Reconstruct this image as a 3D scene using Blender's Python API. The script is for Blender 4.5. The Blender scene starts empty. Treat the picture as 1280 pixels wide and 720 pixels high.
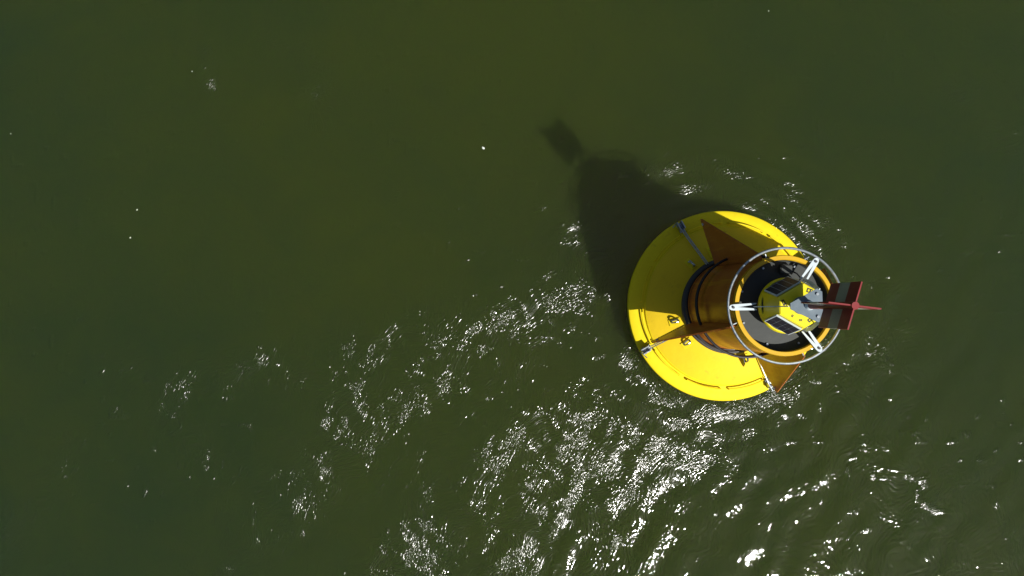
import bpy, bmesh, math, random
import numpy as np
from mathutils import Vector, Matrix

random.seed(7)
rng = np.random.default_rng(11)
S = bpy.context.scene
COL = S.collection

# ------------------------------------------------------------------ camera
FPX = 870.0                       # focal length in photo pixels (1280 wide)
CAM_Z = 9.49                      # drone height over the water
TILT = math.atan(22 / FPX)
cam_d = bpy.data.cameras.new('camera')
cam_d.sensor_width = 36.0
cam_d.lens = 36.0 * FPX / 1280.0
cam_d.clip_end = 20000
cam = bpy.data.objects.new('camera', cam_d)
COL.objects.link(cam)
cam.location = (0, 0, CAM_Z)
cam.rotation_euler = (TILT, 0, 0)
S.camera = cam

# ------------------------------------------------------------------ sky, sun, exposure
EL = math.radians(49.6)
sdir = Vector((0.675 * math.cos(EL), -0.738 * math.cos(EL), math.sin(EL))).normalized()
world = bpy.data.worlds.new('World')
S.world = world
world.use_nodes = True
wn = world.node_tree
wn.nodes.clear()
wo = wn.nodes.new('ShaderNodeOutputWorld')
wb = wn.nodes.new('ShaderNodeBackground')
sk = wn.nodes.new('ShaderNodeTexSky')
sk.sky_type = 'NISHITA'
sk.sun_disc = False
sk.sun_elevation = EL
sk.sun_rotation = math.atan2(sdir.x, sdir.y)
sk.air_density = 1.0
sk.dust_density = 1.2
sk.ozone_density = 0.5
wb.inputs['Strength'].default_value = 0.05
wn.links.new(sk.outputs[0], wb.inputs[0])
wn.links.new(wb.outputs[0], wo.inputs[0])
sun_d = bpy.data.lights.new('sun', 'SUN')
sun_d.energy = 5.0
sun_d.angle = math.radians(0.53)
sun_d.color = (1.0, 0.965, 0.91)
sun = bpy.data.objects.new('sun', sun_d)
COL.objects.link(sun)
sun.rotation_euler = (-sdir).to_track_quat('-Z', 'Y').to_euler()
sun.location = sdir * 40
vs = S.view_settings
vs.view_transform = 'Standard'
vs.look = 'None'
vs.exposure = 0.3
vs.gamma = 1.0
vs.use_curve_mapping = False
S.cycles.use_denoising = True
S.cycles.denoiser = 'OPENIMAGEDENOISE'
S.cycles.denoising_input_passes = 'RGB_ALBEDO_NORMAL'
S.cycles.denoising_prefilter = 'ACCURATE'
S.cycles.use_adaptive_sampling = False
S.cycles.max_bounces = 8
S.cycles.sample_clamp_direct = 0.0
S.cycles.sample_clamp_indirect = 4.0
S.cycles.caustics_reflective = False
S.cycles.caustics_refractive = False


# ------------------------------------------------------------------ node helper
class NT:
    def __init__(self, name):
        self.m = bpy.data.materials.new(name)
        self.m.use_nodes = True
        self.t = self.m.node_tree
        self.t.nodes.clear()
        self.out = self.n('ShaderNodeOutputMaterial')
        self.b = self.n('ShaderNodeBsdfPrincipled')
        self.l(self.b.outputs[0], self.out.inputs[0])

    def n(self, t, **kw):
        o = self.t.nodes.new(t)
        for k, v in kw.items():
            setattr(o, k, v)
        return o

    def l(self, a, b):
        self.t.links.new(a, b)

    def put(self, sock, v):
        if isinstance(v, bpy.types.NodeSocket):
            self.l(v, sock)
        else:
            sock.default_value = v

    def math(self, op, a, b=None, c=None, clamp=False):
        o = self.n('ShaderNodeMath', operation=op, use_clamp=clamp)
        self.put(o.inputs[0], a)
        if b is not None:
            self.put(o.inputs[1], b)
        if c is not None:
            self.put(o.inputs[2], c)
        return o.outputs[0]

    def noise(self, vec, scale, detail=2.0, rough=0.5, dist=0.0):
        o = self.n('ShaderNodeTexNoise')
        if vec is not None:
            self.l(vec, o.inputs['Vector'])
        o.inputs['Scale'].default_value = scale
        o.inputs['Detail'].default_value = detail
        o.inputs['Roughness'].default_value = rough
        o.inputs['Distortion'].default_value = dist
        return o.outputs['Fac']

    def ramp(self, fac, stops):
        o = self.n('ShaderNodeValToRGB')
        e = o.color_ramp.elements
        while len(e) < len(stops):
            e.new(0.5)
        for i, (p, c) in enumerate(stops):
            e[i].position = p
            e[i].color = (*c, 1) if len(c) == 3 else c
        self.l(fac, o.inputs[0])
        return o.outputs[0]

    def mix(self, f, a, b):
        o = self.n('ShaderNodeMix', data_type='RGBA')
        self.put(o.inputs[0], f)
        self.put(o.inputs[6], a if isinstance(a, bpy.types.NodeSocket) else (*a, 1))
        self.put(o.inputs[7], b if isinstance(b, bpy.types.NodeSocket) else (*b, 1))
        return o.outputs[2]


def paint(name, col, col2, rough=0.35, metal=0.0, scale=6.0, bump=0.002, spec=0.5, dirt=None, runs=None, slime=None, coat=0.0):
    """weathered paint or metal: patchy tint, fine relief, uneven gloss, dirt of its own shape"""
    g = NT(name)
    tc = g.n('ShaderNodeTexCoord').outputs['Object']
    f = g.noise(tc, scale, 5.0, 0.6)
    c = g.mix(g.math('MULTIPLY_ADD', f, 2.2, -0.6, clamp=True), col, col2)
    if dirt is not None:
        d = g.noise(tc, scale * 2.7, 6.0, 0.68, 0.4)
        dm = g.math('MULTIPLY', g.math('MULTIPLY_ADD', d, 6.0, -3.55, clamp=True), dirt[1])
        c = g.mix(dm, c, dirt[0])
    if runs is not None:          # streaks washed down the sides
        mp = g.n('ShaderNodeMapping')
        mp.inputs['Scale'].default_value = (1, 1, 0.06)
        g.l(tc, mp.inputs[0])
        d = g.noise(mp.outputs[0], 17.0, 4.0, 0.6)
        c = g.mix(g.math('MULTIPLY', g.math('MULTIPLY_ADD', d, 5.0, -2.6, clamp=True), runs[1]), c, runs[0])
    if slime is not None:         # weed and wet scum on the waterline
        sp = g.n('ShaderNodeSeparateXYZ')
        g.l(tc, sp.inputs[0])
        e = g.math('MULTIPLY_ADD', g.noise(tc, 7.0, 5.0, 0.65), 0.22, slime[1])
        c = g.mix(g.math('MULTIPLY', g.math('SUBTRACT', e, sp.outputs['Z']), 14.0, clamp=True), c, slime[0])
    g.l(c, g.b.inputs['Base Color'])
    g.l(g.math('MULTIPLY_ADD', f, 0.25, rough - 0.12), g.b.inputs['Roughness'])
    g.b.inputs['Metallic'].default_value = metal
    g.b.inputs['Specular IOR Level'].default_value = spec
    g.b.inputs['Coat Weight'].default_value = coat
    bp = g.n('ShaderNodeBump')
    bp.inputs['Distance'].default_value = 1.0
    g.l(g.math('MULTIPLY', g.noise(tc, 9.0, 3.0), bump), bp.inputs['Height'])
    g.l(bp.outputs[0], g.b.inputs['Normal'])
    return g.m


M = {}
M['lemon'] = paint('lemon_yellow_paint', (0.80, 0.64, 0.014), (0.75, 0.58, 0.016), 0.55, bump=0.004,
                   scale=2.5, dirt=((0.40, 0.27, 0.03), 0.5), spec=0.1, slime=((0.035, 0.04, 0.012), 0.06))
M['deck'] = paint('shade_warmed_deck_paint', (0.78, 0.555, 0.018), (0.73, 0.50, 0.02), 0.55, bump=0.004,  # lemon yellow of the inner deck with its brown shade put into the colour
                  scale=2.5, dirt=((0.40, 0.23, 0.03), 0.5), spec=0.1)
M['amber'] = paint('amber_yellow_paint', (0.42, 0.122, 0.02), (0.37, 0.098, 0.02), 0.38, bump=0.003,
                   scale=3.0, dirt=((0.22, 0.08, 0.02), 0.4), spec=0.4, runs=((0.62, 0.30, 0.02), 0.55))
M['rim'] = paint('golden_rim_paint', (0.62, 0.38, 0.009), (0.56, 0.33, 0.009), 0.4, bump=0.002, scale=5.0, spec=0.35)
M['black'] = paint('black_rubber', (0.012, 0.012, 0.013), (0.02, 0.02, 0.021), 0.5, scale=20)
M['collar'] = paint('dark_grey_collar', (0.035, 0.036, 0.037), (0.055, 0.055, 0.053), 0.55, scale=12)
M['well'] = paint('charcoal_deck', (0.026, 0.031, 0.028), (0.036, 0.040, 0.036), 0.6, scale=5,
                  dirt=((0.11, 0.11, 0.10), 0.3))
M['steel'] = paint('galvanised_steel', (0.34, 0.38, 0.41), (0.46, 0.50, 0.53), 0.36, metal=0.9, scale=25, bump=0.0005)
M['white'] = paint('white_bracket', (0.50, 0.57, 0.60), (0.57, 0.64, 0.66), 0.4, scale=14, bump=0.0004,
                   dirt=((0.35, 0.33, 0.28), 0.4))
M['slate'] = paint('blue_grey_plate', (0.10, 0.14, 0.17), (0.13, 0.17, 0.195), 0.45, scale=15, bump=0.0004)
M['red'] = paint('red_topmark_paint', (0.23, 0.012, 0.013), (0.18, 0.010, 0.012), 0.42, scale=8, bump=0.0006)
M['band'] = paint('white_topmark_band', (0.34, 0.36, 0.28), (0.29, 0.31, 0.24), 0.45, scale=8, bump=0.0006)
M['lamp_yellow'] = paint('lantern_yellow', (0.78, 0.66, 0.008), (0.72, 0.60, 0.01), 0.36, scale=8, bump=0.0005)
M['cell'] = paint('solar_cell', (0.008, 0.010, 0.022), (0.012, 0.014, 0.03), 0.45, scale=30, bump=0.0002)
M['ink'] = paint('black_print', (0.02, 0.018, 0.015), (0.03, 0.026, 0.02), 0.5, scale=40)
M['sparkle'] = paint('sparkle', (0.72, 0.74, 0.70), (0.8, 0.8, 0.78), 0.7, scale=60)  # white that stands for single glints on the water


def make_water():
    g = NT('green_water')
    tc = g.n('ShaderNodeTexCoord').outputs['Object']

    def attr(n):
        a = g.n('ShaderNodeAttribute')
        a.attribute_name = n
        return a.outputs['Fac']

    def dot(v, d):
        o = g.n('ShaderNodeVectorMath', operation='DOT_PRODUCT')
        g.l(v, o.inputs[0])
        o.inputs[1].default_value = (*d, 0)
        return o.outputs['Value']

    # slow meander of the surface so that no ripple train runs dead straight
    wob = g.n('ShaderNodeTexNoise')
    g.l(tc, wob.inputs['Vector'])
    wob.inputs['Scale'].default_value = 1.1
    wob.inputs['Detail'].default_value = 2.0
    off = g.n('ShaderNodeVectorMath', operation='MULTIPLY_ADD')
    g.l(wob.outputs['Color'], off.inputs[0])
    off.inputs[1].default_value = (0.9, 0.9, 0)
    g.l(tc, off.inputs[2])
    P = off.outputs[0]

    def aniso(deg, su, sv):
        a = math.radians(deg)
        c = g.n('ShaderNodeCombineXYZ')
        g.l(g.math('MULTIPLY', dot(P, (math.cos(a), math.sin(a))), su), c.inputs[0])
        g.l(g.math('MULTIPLY', dot(P, (-math.sin(a), math.cos(a))), sv), c.inputs[1])
        return c.outputs[0]

    fine = g.noise(aniso(53, 15.0, 48.0), 1.0, 1.2, 0.5, 0.25)       # capillary ripples
    mid = g.noise(aniso(58, 2.0, 5.2), 1.0, 1.5, 0.5, 0.2)          # short wavelets
    blob = g.noise(aniso(60, 13.0, 22.0), 1.0, 0.6, 0.5, 0.2)
    # gusts and eddies break the rough water into ragged streaks
    gust = g.noise(aniso(50, 0.9, 3.0), 1.0, 6.0, 0.62, 0.6)
    gust2 = g.noise(aniso(38, 3.0, 6.5), 1.0, 4.0, 0.6, 0.3)
    rag = g.math('MULTIPLY_ADD', gust2, 1.7, g.math('MULTIPLY_ADD', gust, 2.6, -1.28))
    rag = g.math('MAXIMUM', g.math('MINIMUM', rag, 1.25), 0.12)
    amp = g.math('MULTIPLY_ADD', attr('ripple'), rag, attr('spots'))
    h = g.math('MULTIPLY', g.math('MULTIPLY', fine, amp), WATER['fine'])
    h = g.math('MULTIPLY_ADD', g.math('MULTIPLY', mid, attr('swell')), WATER['mid'], h)
    h = g.math('MULTIPLY_ADD', g.math('MULTIPLY', blob, attr('chop')), WATER['blob'], h)
    bp = g.n('ShaderNodeBump')
    bp.inputs['Strength'].default_value = 1.0
    bp.inputs['Distance'].default_value = 1.0
    g.l(h, bp.inputs['Height'])
    # broad random differences in the water colour, over the falloff towards the sides
    water_tint = g.noise(tc, 0.35, 3.0, 0.5, 0.5)
    water_tint = g.math('MULTIPLY_ADD', g.noise(tc, 1.3, 5.0, 0.6, 0.8), 0.55, g.math('SUBTRACT', water_tint, 0.275))
    c = g.mix(g.math('MULTIPLY_ADD', g.math('SUBTRACT', water_tint, 0.5), 1.1, attr('water_tint'), clamp=True), WATER['c0'], WATER['c1'])
    # light wanders a long way in murky water: part of it comes back close by, part from metres off
    rgh = g.math('MULTIPLY_ADD', g.math('MINIMUM', amp, 1.0), 0.125, WATER['rough'])
    b2 = g.n('ShaderNodeBsdfPrincipled')
    mx = g.n('ShaderNodeMixShader')
    mx.inputs[0].default_value = WATER['wide']
    for b, sc, rad in ((g.b, WATER['sss'], (1, 1, 1)), (b2, WATER['sss2'], (2.0, 0.9, 4.0))):
        g.l(c, b.inputs['Base Color'])
        g.l(bp.outputs[0], b.inputs['Normal'])
        g.l(rgh, b.inputs['Roughness'])
        b.inputs['IOR'].default_value = 1.333
        b.subsurface_method = 'RANDOM_WALK'
        b.inputs['Subsurface Weight'].default_value = 1.0
        b.inputs['Subsurface Radius'].default_value = rad
        b.inputs['Subsurface Scale'].default_value = sc
    g.l(g.b.outputs[0], mx.inputs[1])
    g.l(b2.outputs[0], mx.inputs[2])
    g.l(mx.outputs[0], g.out.inputs[0])
    return g.m


WATER = dict(fine=0.0106, mid=0.008, blob=0.0134, c0=(0.0172, 0.0300, 0.0102), c1=(0.029, 0.041, 0.0075), rough=0.035, sss=1.2, sss2=70.0, wide=0.50)


# ------------------------------------------------------------------ object helpers
def link(name, mesh, parent=None, mats=(), smooth=False):
    o = bpy.data.objects.new(name, mesh)
    COL.objects.link(o)
    for m in mats:
        mesh.materials.append(M[m] if isinstance(m, str) else m)
    if parent is not None:
        o.parent = parent
    if smooth:
        for p in mesh.polygons:
            p.use_smooth = True
        try:
            mesh.set_sharp_from_angle(angle=math.radians(35))
        except Exception:
            pass
    return o


def bm_obj(name, bm, parent=None, mats=(), smooth=False):
    bmesh.ops.recalc_face_normals(bm, faces=bm.faces)
    me = bpy.data.meshes.new(name)
    bm.to_mesh(me)
    bm.free()
    return link(name, me, parent, mats, smooth)


def pol(r, deg, z=0.0):
    """polar point about the buoy axis; the angle runs clockwise seen from above, 0 = +x"""
    a = math.radians(deg)
    return Vector((r * math.cos(a), -r * math.sin(a), z))


def lathe(bm, prof, n=96, closed=False, mat=0):
    rings = []
    for r, z in prof:
        rings.append([bm.verts.new(pol(r, 360 * i / n, z)) for i in range(n)])
    m = len(rings)
    for k in range(m if closed else m - 1):
        a, b = rings[k], rings[(k + 1) % m]
        for i in range(n):
            j = (i + 1) % n
            f = bm.faces.new((a[i], a[j], b[j], b[i]))
            f.material_index = mat
    return rings


def tube(bm, pts, rad, n=8, closed=False, cap=True, mat=0):
    pts = [Vector(p) for p in pts]
    rings = []
    N = len(pts)
    for i, p in enumerate(pts):
        if closed:
            t = pts[(i + 1) % N] - pts[i - 1]
        else:
            t = pts[min(i + 1, N - 1)] - pts[max(i - 1, 0)]
        t.normalize()
        up = Vector((0, 0, 1)) if abs(t.z) < 0.93 else Vector((1, 0, 0))
        u = t.cross(up).normalized()
        v = u.cross(t).normalized()
        rr = rad[i] if isinstance(rad, (list, tuple)) else rad
        rings.append([bm.verts.new(p + (u * math.cos(2 * math.pi * k / n) + v * math.sin(2 * math.pi * k / n)) * rr)
                      for k in range(n)])
    for i in range(N if closed else N - 1):
        a, b = rings[i], rings[(i + 1) % N]
        for k in range(n):
            q = (k + 1) % n
            f = bm.faces.new((a[k], a[q], b[q], b[k]))
            f.material_index = mat
    if cap and not closed:
        bm.faces.new(rings[0]).material_index = mat
        bm.faces.new(list(reversed(rings[-1]))).material_index = mat


def prism(bm, poly, ex, mat=0):
    """poly: list of points in 3D on a plane, pushed both ways by half of ex"""
    ex = Vector(ex) * 0.5
    a = [bm.verts.new(Vector(p) - ex) for p in poly]
    b = [bm.verts.new(Vector(p) + ex) for p in poly]
    fs = [bm.faces.new(a), bm.faces.new(list(reversed(b)))]
    n = len(poly)
    for i in range(n):
        j = (i + 1) % n
        fs.append(bm.faces.new((a[i], b[i], b[j], a[j])))
    for f in fs:
        f.material_index = mat
    return fs


def box(bm, c, ax, ay, az, mat=0):
    """box by its centre and three half-axis vectors"""
    c, ax, ay, az = Vector(c), Vector(ax), Vector(ay), Vector(az)
    return prism(bm, [c - ax - ay, c + ax - ay, c + ax + ay, c - ax + ay], az * 2, mat)


def bevel(bm, w, seg=2):
    bmesh.ops.bevel(bm, geom=[e for e in bm.edges], offset=w, segments=seg, affect='EDGES', clamp_overlap=True)


# ------------------------------------------------------------------ water
MPX = CAM_Z / FPX                     # metres on the water for one photo pixel


def wpx(x, y):
    return np.array([(x - 640) * MPX, -(y - 382) * MPX])


BUOY = Vector((2.774, 0.0, 0.0))


def graded(lo, hi, step, far):
    core = np.arange(lo, hi + step * 0.5, step)
    out = []
    s, p = step, core[-1]
    while p < far:
        s *= 1.35
        p += s
        out.append(p)
    inn = []
    s, p = step, core[0]
    while p > -far:
        s *= 1.35
        p -= s
        inn.append(p)
    return np.array(inn[::-1] + list(core) + out)


def vnoise(x, y, f, seed):
    """smooth value noise, vectorised"""
    r = np.random.default_rng(seed).random((256, 256))
    X, Y = x * f + 1000.3, y * f + 1000.7
    xi, yi = np.floor(X).astype(int), np.floor(Y).astype(int)
    u, v = X - xi, Y - yi
    u, v = u * u * (3 - 2 * u), v * v * (3 - 2 * v)
    g = lambda a, b: r[a % 256, b % 256]
    return ((g(xi, yi) * (1 - u) + g(xi + 1, yi) * u) * (1 - v)
            + (g(xi, yi + 1) * (1 - u) + g(xi + 1, yi + 1) * u) * v)


def capsule(X, Y, pts, w):
    """soft stroke along a polyline given in photo pixels, w = half width in pixels"""
    d = np.full(X.shape, 1e9)
    P = [wpx(*p) for p in pts]
    for a, b in zip(P[:-1], P[1:]):
        ab = b - a
        t = np.clip(((X - a[0]) * ab[0] + (Y - a[1]) * ab[1]) / (ab @ ab), 0, 1)
        d = np.minimum(d, np.hypot(X - a[0] - t * ab[0], Y - a[1] - t * ab[1]))
    return np.exp(-(d / (w * MPX)) ** 2)


xs = graded(-7.6, 7.6, 0.034, 9000)
ys = graded(-4.3, 4.7, 0.034, 9000)
GX, GY = np.meshgrid(xs, ys)
far = np.clip(1.6 - np.hypot(GX, GY) / 14.0, 0, 1)
n1 = vnoise(GX, GY, 0.55, 1)
n2 = vnoise(GX, GY, 1.7, 2)
n3 = vnoise(GX + 0.6 * GY, GY, 3.6, 3)
# where the current behind the buoy roughens the surface
streets = [
    ([(745, 325), (690, 385), (600, 440)], 70, 1.0),
    ([(600, 430), (520, 490), (430, 560), (330, 640)], 75, 0.95),
    ([(560, 400), (470, 440), (360, 470)], 45, 0.85),
    ([(880, 520), (760, 560), (680, 640), (620, 740)], 70, 0.93),
    ([(950, 515), (870, 560), (790, 610)], 40, 0.8),
    ([(760, 505), (690, 515), (610, 590), (520, 680), (470, 740)], 36, 0.95),
    ([(165, 460), (215, 520), (250, 570)], 28, 0.9),
    ([(200, 490), (280, 465), (350, 455), (430, 480), (440, 560)], 28, 1.05),
    ([(560, 620), (490, 730)], 60, 0.9),
    ([(90, 560), (40, 640), (10, 700)], 36, 0.95),
    ([(360, 620), (280, 730)], 60, 0.75),
    ([(790, 455), (820, 485), (870, 508), (960, 508), (1000, 470)], 20, 1.45),
    ([(1005, 310), (985, 285), (940, 258), (880, 236)], 15, 1.1),
    ([(1060, 300), (1000, 250), (920, 215), (840, 195)], 14, 1.0),
    ([(1030, 420), (1040, 330), (1010, 290)], 26, 0.8),
    ([(1100, 440), (1110, 380)], 40, 0.7),
    ([(815, 212), (852, 209)], 11, 2.0),
    ([(850, 235), (888, 231)], 9, 2.2),
    ([(905, 213), (938, 223)], 9, 1.8),
    ([(330, 35), (400, 80), (400, 150)], 18, 0.85),
    ([(255, 60), (262, 118)], 14, 1.0),
    ([(1030, 170), (1110, 190)], 20, 1.0),
    ([(1200, 110), (1270, 190)], 24, 1.0),
    ([(1090, 560), (1200, 640), (1280, 700)], 80, 0.22),
]
rip = np.zeros(GX.shape)
for pts, w, amp in streets:
    rip = np.maximum(rip, amp * capsule(GX, GY, pts, w))
spots = np.clip((vnoise(GX, GY, 8.5, 21) - 0.83) * 10, 0, 1.2) * np.clip(vnoise(GX, GY, 0.8, 22) * 1.8 - 0.2, 0, 1)
rip = np.maximum(rip, 0)
ripple = (0.06 + rip) * far
spots = 1.35 * spots * np.clip(0.8 - 0.10 * GY, 0.4, 1.0) * far
lower_right = 1 / (1 + np.exp(-((GX - 1.2) * 0.9 - (GY + 1.9) * 1.3) * 1.6))
lower_right = lower_right * (0.35 + 0.65 * np.exp(-(np.clip(GX - 4.0, 0, 99) / 1.6) ** 2))
chop = (0.10 + 0.9 * lower_right * np.clip(n1 * 1.5 - 0.05, 0.25, 1)) * far
swell = (0.25 + 0.5 * lower_right + 0.3 * np.clip(rip, 0, 1)) * far
# water colour falls off from a paler middle to darker, bluer sides
water_tint = 0.12 + 0.75 * np.exp(-((GX - 0.2 + 0.25 * GY) / np.where(GX > 0, 7.5, 5.2)) ** 2) + 0.15 * np.exp(-((GX - 0.5) / 2.0) ** 2 - ((GY - 3.6) / 1.6) ** 2)
# long low wavelets in the geometry itself
Z = np.zeros(GX.shape)
wx, wy = GX + 0.55 * (n1 - 0.5), GY + 0.30 * (n2 - 0.5)
for ang, lam, amp, ph in ((-31.5, 0.46, 0.0066, 0.3), (-19, 0.36, 0.0030, 1.9), (-43, 0.79, 0.0050, 4.0), (-66, 0.42, 0.0026, 2.2)):
    k = 2 * math.pi / lam
    a = math.radians(ang)
    Z += amp * np.sin(k * (wx * math.cos(a) + wy * math.sin(a)) + ph) * (0.18 + lower_right * (0.4 + 0.8 * n1))
# bow waves bent round the upstream side of the float
R = np.hypot(GX - BUOY.x, GY)
A = np.arctan2(GY, GX - BUOY.x)
lobe = np.exp(-((A - 0.95) / 0.75) ** 2)
rb = R - 1.22 - 0.10 * (A - 0.9) ** 2
Z += 0.0155 * np.sin(2 * math.pi * rb / 0.19) * lobe * np.clip(rb / 0.1, 0, 1) * np.exp(-np.clip(rb, 0, 9) / 0.45) * (0.4 + 0.9 * n3)
Z += 0.0055 * np.sin(2 * math.pi * (R + 0.1 * n2) / 0.33) * np.exp(-np.clip(R - 1.2, 0, 99) / 1.4)
Z *= far
ny, nx = GX.shape
me = bpy.data.meshes.new('water')
co = np.stack([GX, GY, Z], -1).reshape(-1, 3)
idx = np.arange(nx * ny).reshape(ny, nx)
quads = np.stack([idx[:-1, :-1], idx[:-1, 1:], idx[1:, 1:], idx[1:, :-1]], -1).reshape(-1, 4)
me.vertices.add(len(co))
me.vertices.foreach_set('co', co.ravel())
me.loops.add(quads.size)
me.loops.foreach_set('vertex_index', quads.ravel().astype(np.int32))
me.polygons.add(len(quads))
me.polygons.foreach_set('loop_start', np.arange(0, quads.size, 4, dtype=np.int32))
me.polygons.foreach_set('use_smooth', np.ones(len(quads), dtype=bool))
me.update(calc_edges=True)
for nm, arr in (('ripple', ripple), ('chop', chop), ('swell', swell), ('water_tint', water_tint), ('spots', spots)):
    at = me.attributes.new(nm, 'FLOAT', 'POINT')
    at.data.foreach_set('value', arr.ravel().astype(np.float32))
water = link('water', me, None, (make_water(),))
water['kind'] = 'structure'

# ------------------------------------------------------------------ buoy
buoy = bpy.data.objects.new('navigation_buoy', None)
COL.objects.link(buoy)
buoy.location = BUOY
buoy['label'] = 'yellow navigation buoy with finned tower, solar lantern and red and white topmark on green water'
buoy['category'] = 'buoy'
Z0 = 0.35                                 # deck edge over the water


def deck_z(r):
    if r > 1.045:
        return Z0 + 0.012 + (1.22 - r) * 0.12
    return Z0 + 0.07 + (1.03 - r) * 0.43


# float
bm = bmesh.new()
lathe(bm, [(0.25, -0.62), (0.95, -0.5), (1.19, -0.22), (1.215, 0.0), (1.235, 0.22), (1.247, 0.29), (1.25, 0.325),
           (1.243, 0.35), (1.225, 0.362), (1.15, 0.3705), (1.055, 0.382), (1.045, 0.387), (1.038, 0.412), (1.025, 0.422),
           (0.9, 0.476), (0.75, 0.5405), (0.62, 0.597), (0.54, 0.61), (0.3, 0.61)], 128)
for f in bm.faces:
    if f.calc_center_median().to_2d().length < 1.03 and f.calc_center_median().z > 0.3:
        f.material_index = 1
hull = bm_obj('float', bm, buoy, ('lemon', 'deck'), True)

# tower shell with its rolled top rim
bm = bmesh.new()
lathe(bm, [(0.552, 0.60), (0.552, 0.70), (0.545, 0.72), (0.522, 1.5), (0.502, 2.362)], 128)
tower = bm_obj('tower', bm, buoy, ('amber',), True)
bm = bmesh.new()
lathe(bm, [(0.500, 2.358), (0.512, 2.366), (0.515, 2.405), (0.509, 2.42), (0.472, 2.42), (0.466, 2.41), (0.466, 2.38)], 128)
bm_obj('rim', bm, buoy, ('rim',), True)
bm = bmesh.new()
r_ = lathe(bm, [(0.4655, 2.379), (0.4655, 2.30), (0.462, 2.296), (0.36, 2.299), (0.13, 2.30)], 96)
bm.faces.new(r_[-1])
well = bm_obj('lamp_well', bm, buoy, ('well',), True)
for a in range(20, 380, 45):
    bm = bmesh.new()
    c = pol(0.425, a, 2.30)
    tube(bm, [c + Vector((0, 0, -0.002)), c + Vector((0, 0, 0.014))], 0.012, 6)
    bm_obj('bolt', bm, well, ('steel',))

bm = bmesh.new()
lathe(bm, [(0.553, 0.60), (0.612, 0.60), (0.615, 0.625), (0.605, 0.645), (0.575, 0.66), (0.553, 0.665)], 96)
bm_obj('base_collar', bm, buoy, ('collar',), True)
for rr, zz, tr in ((0.578, 0.74, 0.017), (0.605, 1.315, 0.015), (0.600, 1.268, 0.014)):
    bm = bmesh.new()
    tube(bm, [pol(rr + 0.004 * math.sin(a * 0.07), a, zz + 0.008 * math.sin(a * 0.052)) for a in range(0, 360, 4)], tr, 8, closed=True)
    bm_obj('rubber_hose', bm, buoy, ('black',), True)

FINS = (66.5, 157.0, 247.0, 337.0)
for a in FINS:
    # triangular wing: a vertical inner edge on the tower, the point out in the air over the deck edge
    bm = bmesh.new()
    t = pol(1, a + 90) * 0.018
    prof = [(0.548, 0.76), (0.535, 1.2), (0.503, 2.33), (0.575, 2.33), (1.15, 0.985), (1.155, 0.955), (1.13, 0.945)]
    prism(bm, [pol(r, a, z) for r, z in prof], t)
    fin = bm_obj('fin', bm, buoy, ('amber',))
    bm = bmesh.new()
    for s in (-1, 1):
        tube(bm, [pol(1.085, a, 0.985) + t * 0.45 * s, pol(1.085, a, 0.985) + t * 1.2 * s], 0.016, 8)
    bm_obj('bolt', bm, fin, ('white',))
    bm = bmesh.new()
    tube(bm, [pol(0.517, a + 3, 2.39), pol(0.560, a + 3, 2.405)], 0.006, 6)
    bm_obj('stud', bm, fin, ('white',))
    # twin tie rod from the tower foot to the clamp on the deck edge
    b = a - 6
    bm = bmesh.new()
    side = pol(1, b + 90)
    for s in (-1, 1):
        tube(bm, [pol(0.60, b, 0.66) + side * 0.011 * s, pol(1.0, b, 0.475) + side * 0.011 * s, pol(1.17, b, 0.425) + side * 0.013 * s], 0.0075, 6)
    for r in (0.70, 0.95):
        z = 0.66 - (r - 0.6) * 0.4625
        tube(bm, [pol(r, b, z) - side * 0.02, pol(r, b, z) + side * 0.02], 0.006, 6)
    rod = bm_obj('tie_rod', bm, buoy, ('steel',), True)
    bm = bmesh.new()
    rad = pol(1, b)
    up = Vector((0, 0, 1))
    box(bm, pol(1.165, b, 0.392), rad * 0.062, side * 0.034, up * 0.014)
    box(bm, pol(1.19, b, 0.443) + side * 0.03, rad * 0.055, side * 0.006, up * 0.048)
    box(bm, pol(1.19, b, 0.443) - side * 0.03, rad * 0.055, side * 0.006, up * 0.048)
    tube(bm, [pol(1.205, b, 0.435) - side * 0.05, pol(1.205, b, 0.435) + side * 0.05], 0.012, 8)
    tube(bm, [pol(1.22, b, 0.44) - side * 0.10, pol(1.24, b, 0.43) - side * 0.04, pol(1.245, b, 0.40)], 0.007, 6)
    bm_obj('clamp', bm, rod, ('steel',))
    # lifting eyes beside every fin
    for da in (-19, 6):
        bm = bmesh.new()
        e = a + da
        c = pol(0.715, e, deck_z(0.715))
        tx = pol(1, e + 90)
        rx = pol(1, e)
        sl = Vector((rx.x, rx.y, -0.43)).normalized()
        box(bm, c + Vector((0, 0, 0.003)), sl * 0.075, tx * 0.042, sl.cross(tx).normalized() * 0.010)
        for f in bm.faces:
            f.material_index = 0
        pts = [c + sl * (0.045 * math.cos(q)) + Vector((0, 0, 0.012 + 0.085 * math.sin(q))) for q in [math.pi * i / 8 for i in range(9)]]
        tube(bm, pts, 0.011, 7, mat=1)
        tube(bm, [c + tx * 0.024 + sl * 0.05 + up * 0.02, c + tx * 0.024 - sl * 0.05 + up * 0.02], 0.009, 6, mat=1)
        bm_obj('lifting_eye', bm, buoy, ('lemon', 'steel'), False)

# grab rails round the deck edge
for k in range(12):
    a0 = 30 * k + 3.5
    bm = bmesh.new()
    rr = 1.085
    zt = deck_z(rr) + 0.045
    arc = [pol(rr, a0 + q, zt) for q in np.linspace(0, 24, 9)]
    pts = [pol(rr, a0 - 0.3, deck_z(rr) - 0.01), pol(rr, a0 - 0.3, zt - 0.012)] + arc + [pol(rr, a0 + 24.3, zt - 0.012), pol(rr, a0 + 24.3, deck_z(rr) - 0.01)]
    tube(bm, pts, 0.0105, 7)
    bm_obj('grab_rail', bm, buoy, ('lemon',), True)

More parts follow.
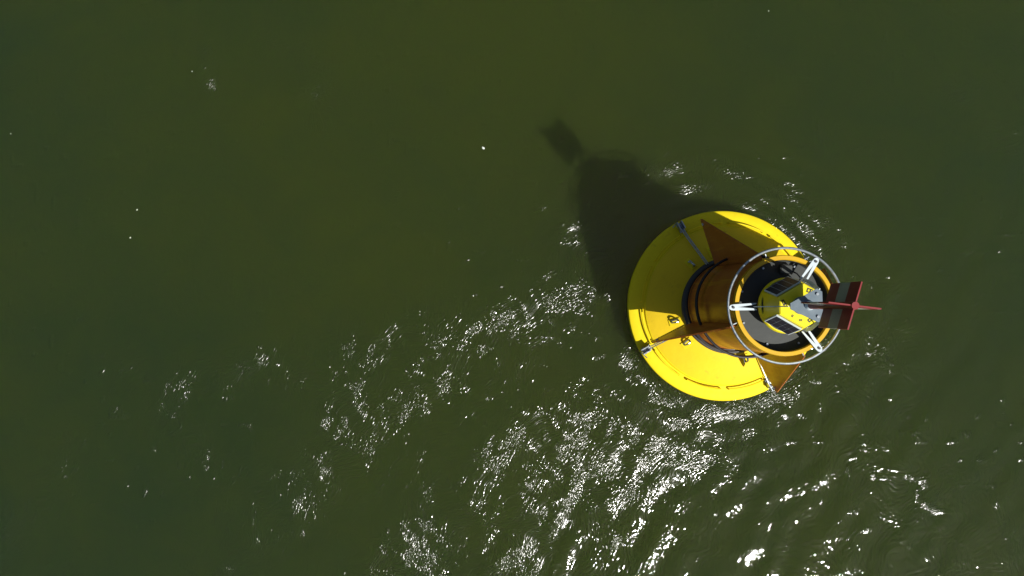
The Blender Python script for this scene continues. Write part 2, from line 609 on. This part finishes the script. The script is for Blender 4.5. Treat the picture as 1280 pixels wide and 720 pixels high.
# guard ring held by three forked brackets
bm = bmesh.new()
tube(bm, [pol(0.585, a, 2.437) for a in range(0, 360, 4)], 0.0135, 10, closed=True)
bm_obj('guard_ring', bm, buoy, ('steel',), True)
LEGS = (-56.0, 178.0, 53.0)
PLATE_Z = 2.99
for i, a in enumerate(LEGS):
    side = pol(1, a + 90)
    zb = 2.446

    def q(r, s):
        return pol(r, a, zb) + side * s
    poly = [q(0.305, 0.026), q(0.33, 0.020), q(0.49, 0.002), q(0.33, -0.016), q(0.305, -0.022), q(0.30, -0.036), q(0.53, -0.031),
            q(0.56, -0.026), q(0.578, -0.012), q(0.578, 0.012), q(0.56, 0.026), q(0.53, 0.031), q(0.30, 0.038)]
    bm = bmesh.new()
    prism(bm, poly, (0, 0, 0.012))
    br = bm_obj('bracket', bm, buoy, ('white',))
    bm = bmesh.new()
    tube(bm, [q(0.538, 0) + Vector((0, 0, 0.005)), q(0.538, 0) + Vector((0, 0, 0.018))], 0.013, 8)
    bm_obj('bolt', bm, br, ('collar',))
    # foot that carries the bracket on the rim
    bm = bmesh.new()
    box(bm, pol(0.487, a, 2.429), pol(1, a) * 0.02, side * 0.03, (0, 0, 0.0105))
    bm_obj('foot', bm, br, ('steel',))
    # flat bar that rises to the plate over the lantern
    bm = bmesh.new()
    p0, p1, p2 = pol(0.315, a, 2.45), pol(0.285, a, 2.62), pol(0.175, a, PLATE_Z - 0.008)
    for u, v in ((p0, p1), (p1, p2)):
        w = pol(1, a) * 0.018
        prism(bm, [u - w, u + w, v + w, v - w], side * 0.009)
    bm_obj('leg', bm, buoy, ('white',))
bm = bmesh.new()
poly = []
for a in LEGS:
    for d in (-9, 9):
        poly.append(pol(0.178, a + d, PLATE_Z))
poly.sort(key=lambda v: math.atan2(v.y, v.x))
prism(bm, poly, (0, 0, 0.010))
plate = bm_obj('top_plate', bm, buoy, ('slate',))
for a in (-56, 53):
    bm = bmesh.new()
    tube(bm, [pol(0.13, a, PLATE_Z + 0.004), pol(0.13, a, PLATE_Z + 0.02)], 0.014, 6)
    bm_obj('bolt', bm, plate, ('steel',))

# topmark: two crossed boards banded red, white, red on a short pole
T0, T1 = 3.32, 3.86
bm = bmesh.new()
tube(bm, [(0, 0, PLATE_Z + 0.003), (0, 0, T1 + 0.01)], 0.032, 12)
top = bm_obj('topmark', bm, buoy, ('red',), True)
bm = bmesh.new()
lathe(bm, [(0.0325, PLATE_Z + 0.05), (0.042, PLATE_Z + 0.03), (0.044, PLATE_Z + 0.0055)], 20)
bm_obj('socket', bm, top, ('white',), True)
for wa, arm in ((73.0, 0.203), (-7.0, 0.215)):
    a = math.radians(wa)
    d = Vector((math.cos(a), math.sin(a), 0))
    nrm = Vector((-math.sin(a), math.cos(a), 0))
    for s in (-1, 1):
        bm = bmesh.new()
        for k in range(3):
            za, zb = T0 + (T1 - T0) * k / 3, T0 + (T1 - T0) * (k + 1) / 3
            prism(bm, [d * s * 0.030 + Vector((0, 0, za)), d * s * arm + Vector((0, 0, za)),
                       d * s * arm + Vector((0, 0, zb)), d * s * 0.030 + Vector((0, 0, zb))], nrm * 0.012, mat=1 if k == 1 else 0)
        bm_obj('board', bm, top, ('red', 'band'))

# lantern: three sided body, a solar panel on each side
bm = bmesh.new()
rings = lathe(bm, [(0.15, 2.299), (0.15, 2.40), (0.272, 2.42), (0.284, 2.435), (0.284, 2.475), (0.274, 2.49), (0.20, 2.495)], 64)
bm.faces.new(rings[-1])
lantern = bm_obj('lantern', bm, buoy, ('lamp_yellow',), True)
bm = bmesh.new()
lathe(bm, [(0.264, 2.489), (0.264, 2.499), (0.252, 2.499), (0.252, 2.489)], 64)
bm_obj('gasket', bm, lantern, ('black',), True)
bm = bmesh.new()
box(bm, pol(0.375, -84, 2.335), pol(1, -84) * 0.045, pol(1, 6) * 0.06, (0, 0, 0.034))
bevel(bm, 0.008)
jbox = bm_obj('junction_box', bm, buoy, ('well',))
bm = bmesh.new()
tube(bm, [pol(0.37, -76, 2.35), pol(0.36, -66, 2.36), pol(0.33, -60, 2.40), pol(0.295, -62, 2.45), pol(0.27, -66, 2.49)], 0.008, 6)
bm_obj('cable', bm, jbox, ('black',), True)
PAN = (0.0, 120.0, 240.0)


def hexa(ins, wid, z):
    out = []
    for a in PAN:
        for s in (-1, 1):
            out.append(pol(ins, a, z) + pol(1, a + 90) * s * wid / 2)
    return out


bm = bmesh.new()
lv = [[bm.verts.new(p) for p in hexa(i_, w_, z_)] for i_, w_, z_ in ((0.245, 0.30, 2.491), (0.165, 0.26, 2.76), (0.175, 0.27, 2.765), (0.175, 0.27, 2.80), (0.165, 0.26, 2.808))]
for A_, B_ in zip(lv[:-1], lv[1:]):
    for i in range(6):
        j = (i + 1) % 6
        bm.faces.new((A_[i], A_[j], B_[j], B_[i]))
bm.faces.new(lv[-1])
bm.faces.new(list(reversed(lv[0])))
bm_obj('housing', bm, lantern, ('lamp_yellow',))
for a in PAN:
    side = pol(1, a + 90)
    lo, hi = pol(0.240, a, 2.515), pol(0.172, a, 2.745)
    upv = (hi - lo)
    nr = side.cross(upv).normalized()
    if nr.dot(pol(1, a)) < 0:
        nr = -nr
    c = (lo + hi) / 2 + nr * 0.014
    uh = upv / 2
    bm = bmesh.new()
    box(bm, c, side * 0.138, uh * 0.99, nr * 0.008, 0)
    nc, nrw = 4, 2
    for i in range(nc):
        for j in range(nrw):
            u0 = -0.130 + 0.260 * (i + 0.5) / nc
            v0 = (-0.94 + 1.88 * (j + 0.5) / nrw)
            box(bm, c + side * u0 + uh * v0 + nr * 0.0085, side * (0.130 / nc - 0.0026), uh * (0.94 / nrw - 0.02), nr * 0.0016, 1)
    bm_obj('solar_panel', bm, lantern, ('white', 'cell'))
# lens dome between housing and plate
bm = bmesh.new()
rings = lathe(bm, [(0.085, 2.809), (0.085, 2.83), (0.075, 2.835), (0.075, 2.90), (0.055, 2.925), (0.02, 2.935)], 32)
bm.faces.new(rings[-1])
bm_obj('lens_cap', bm, lantern, ('slate',), True)
# printed stickers on the yellow lid
for (r, a, w, h_, rot) in ((0.165, -60, 0.055, 0.040, 20), (0.165, 188, 0.07, 0.028, 60), (0.16, 56, 0.06, 0.030, -40), (0.14, 92, 0.03, 0.016, 0), (0.13, 130, 0.02, 0.02, 30)):
    bm = bmesh.new()
    c = pol(r, a, 2.8095)
    ux = pol(1, rot)
    uy = pol(1, rot + 90)
    box(bm, c - uy * h_ * 0.4, ux * w * 0.5, uy * h_ * 0.14, (0, 0, 0.0008))
    box(bm, c + uy * h_ * 0.4, ux * w * 0.5, uy * h_ * 0.14, (0, 0, 0.0008))
    box(bm, c - ux * w * 0.40, ux * w * 0.10, uy * h_ * 0.255, (0, 0, 0.0008))
    box(bm, c + ux * w * 0.15, ux * w * 0.12, uy * h_ * 0.255, (0, 0, 0.0008))
    bm_obj('sticker', bm, lantern, ('ink',))

# ------------------------------------------------------------------ white flecks placed as lone sparkles on the calm water
for (x, y, s) in ((604, 184, 0.022), (170, 262, 0.011), (162, 297, 0.012), (237, 87, 0.007), (10, 166, 0.007), (964, 10, 0.008)):
    bm = bmesh.new()
    bmesh.ops.create_icosphere(bm, subdivisions=2, radius=1.0)
    for v in bm.verts:
        v.co *= 1 + 0.5 * (random.random() - 0.5)
        v.co = Vector((v.co.x * s, v.co.y * s * 0.7, v.co.z * s * 0.5))
    p = wpx(x, y)
    o = bm_obj('sparkle_fleck', bm, None, ('sparkle',), True)
    o.location = (p[0], p[1], 0.004)
    o.rotation_euler.z = random.random() * 3
    o['label'] = 'tiny white fleck in place of a sparkle on the calm green water'
    o['category'] = 'sparkle'
    o['group'] = 'sparkle flecks on the calm water'
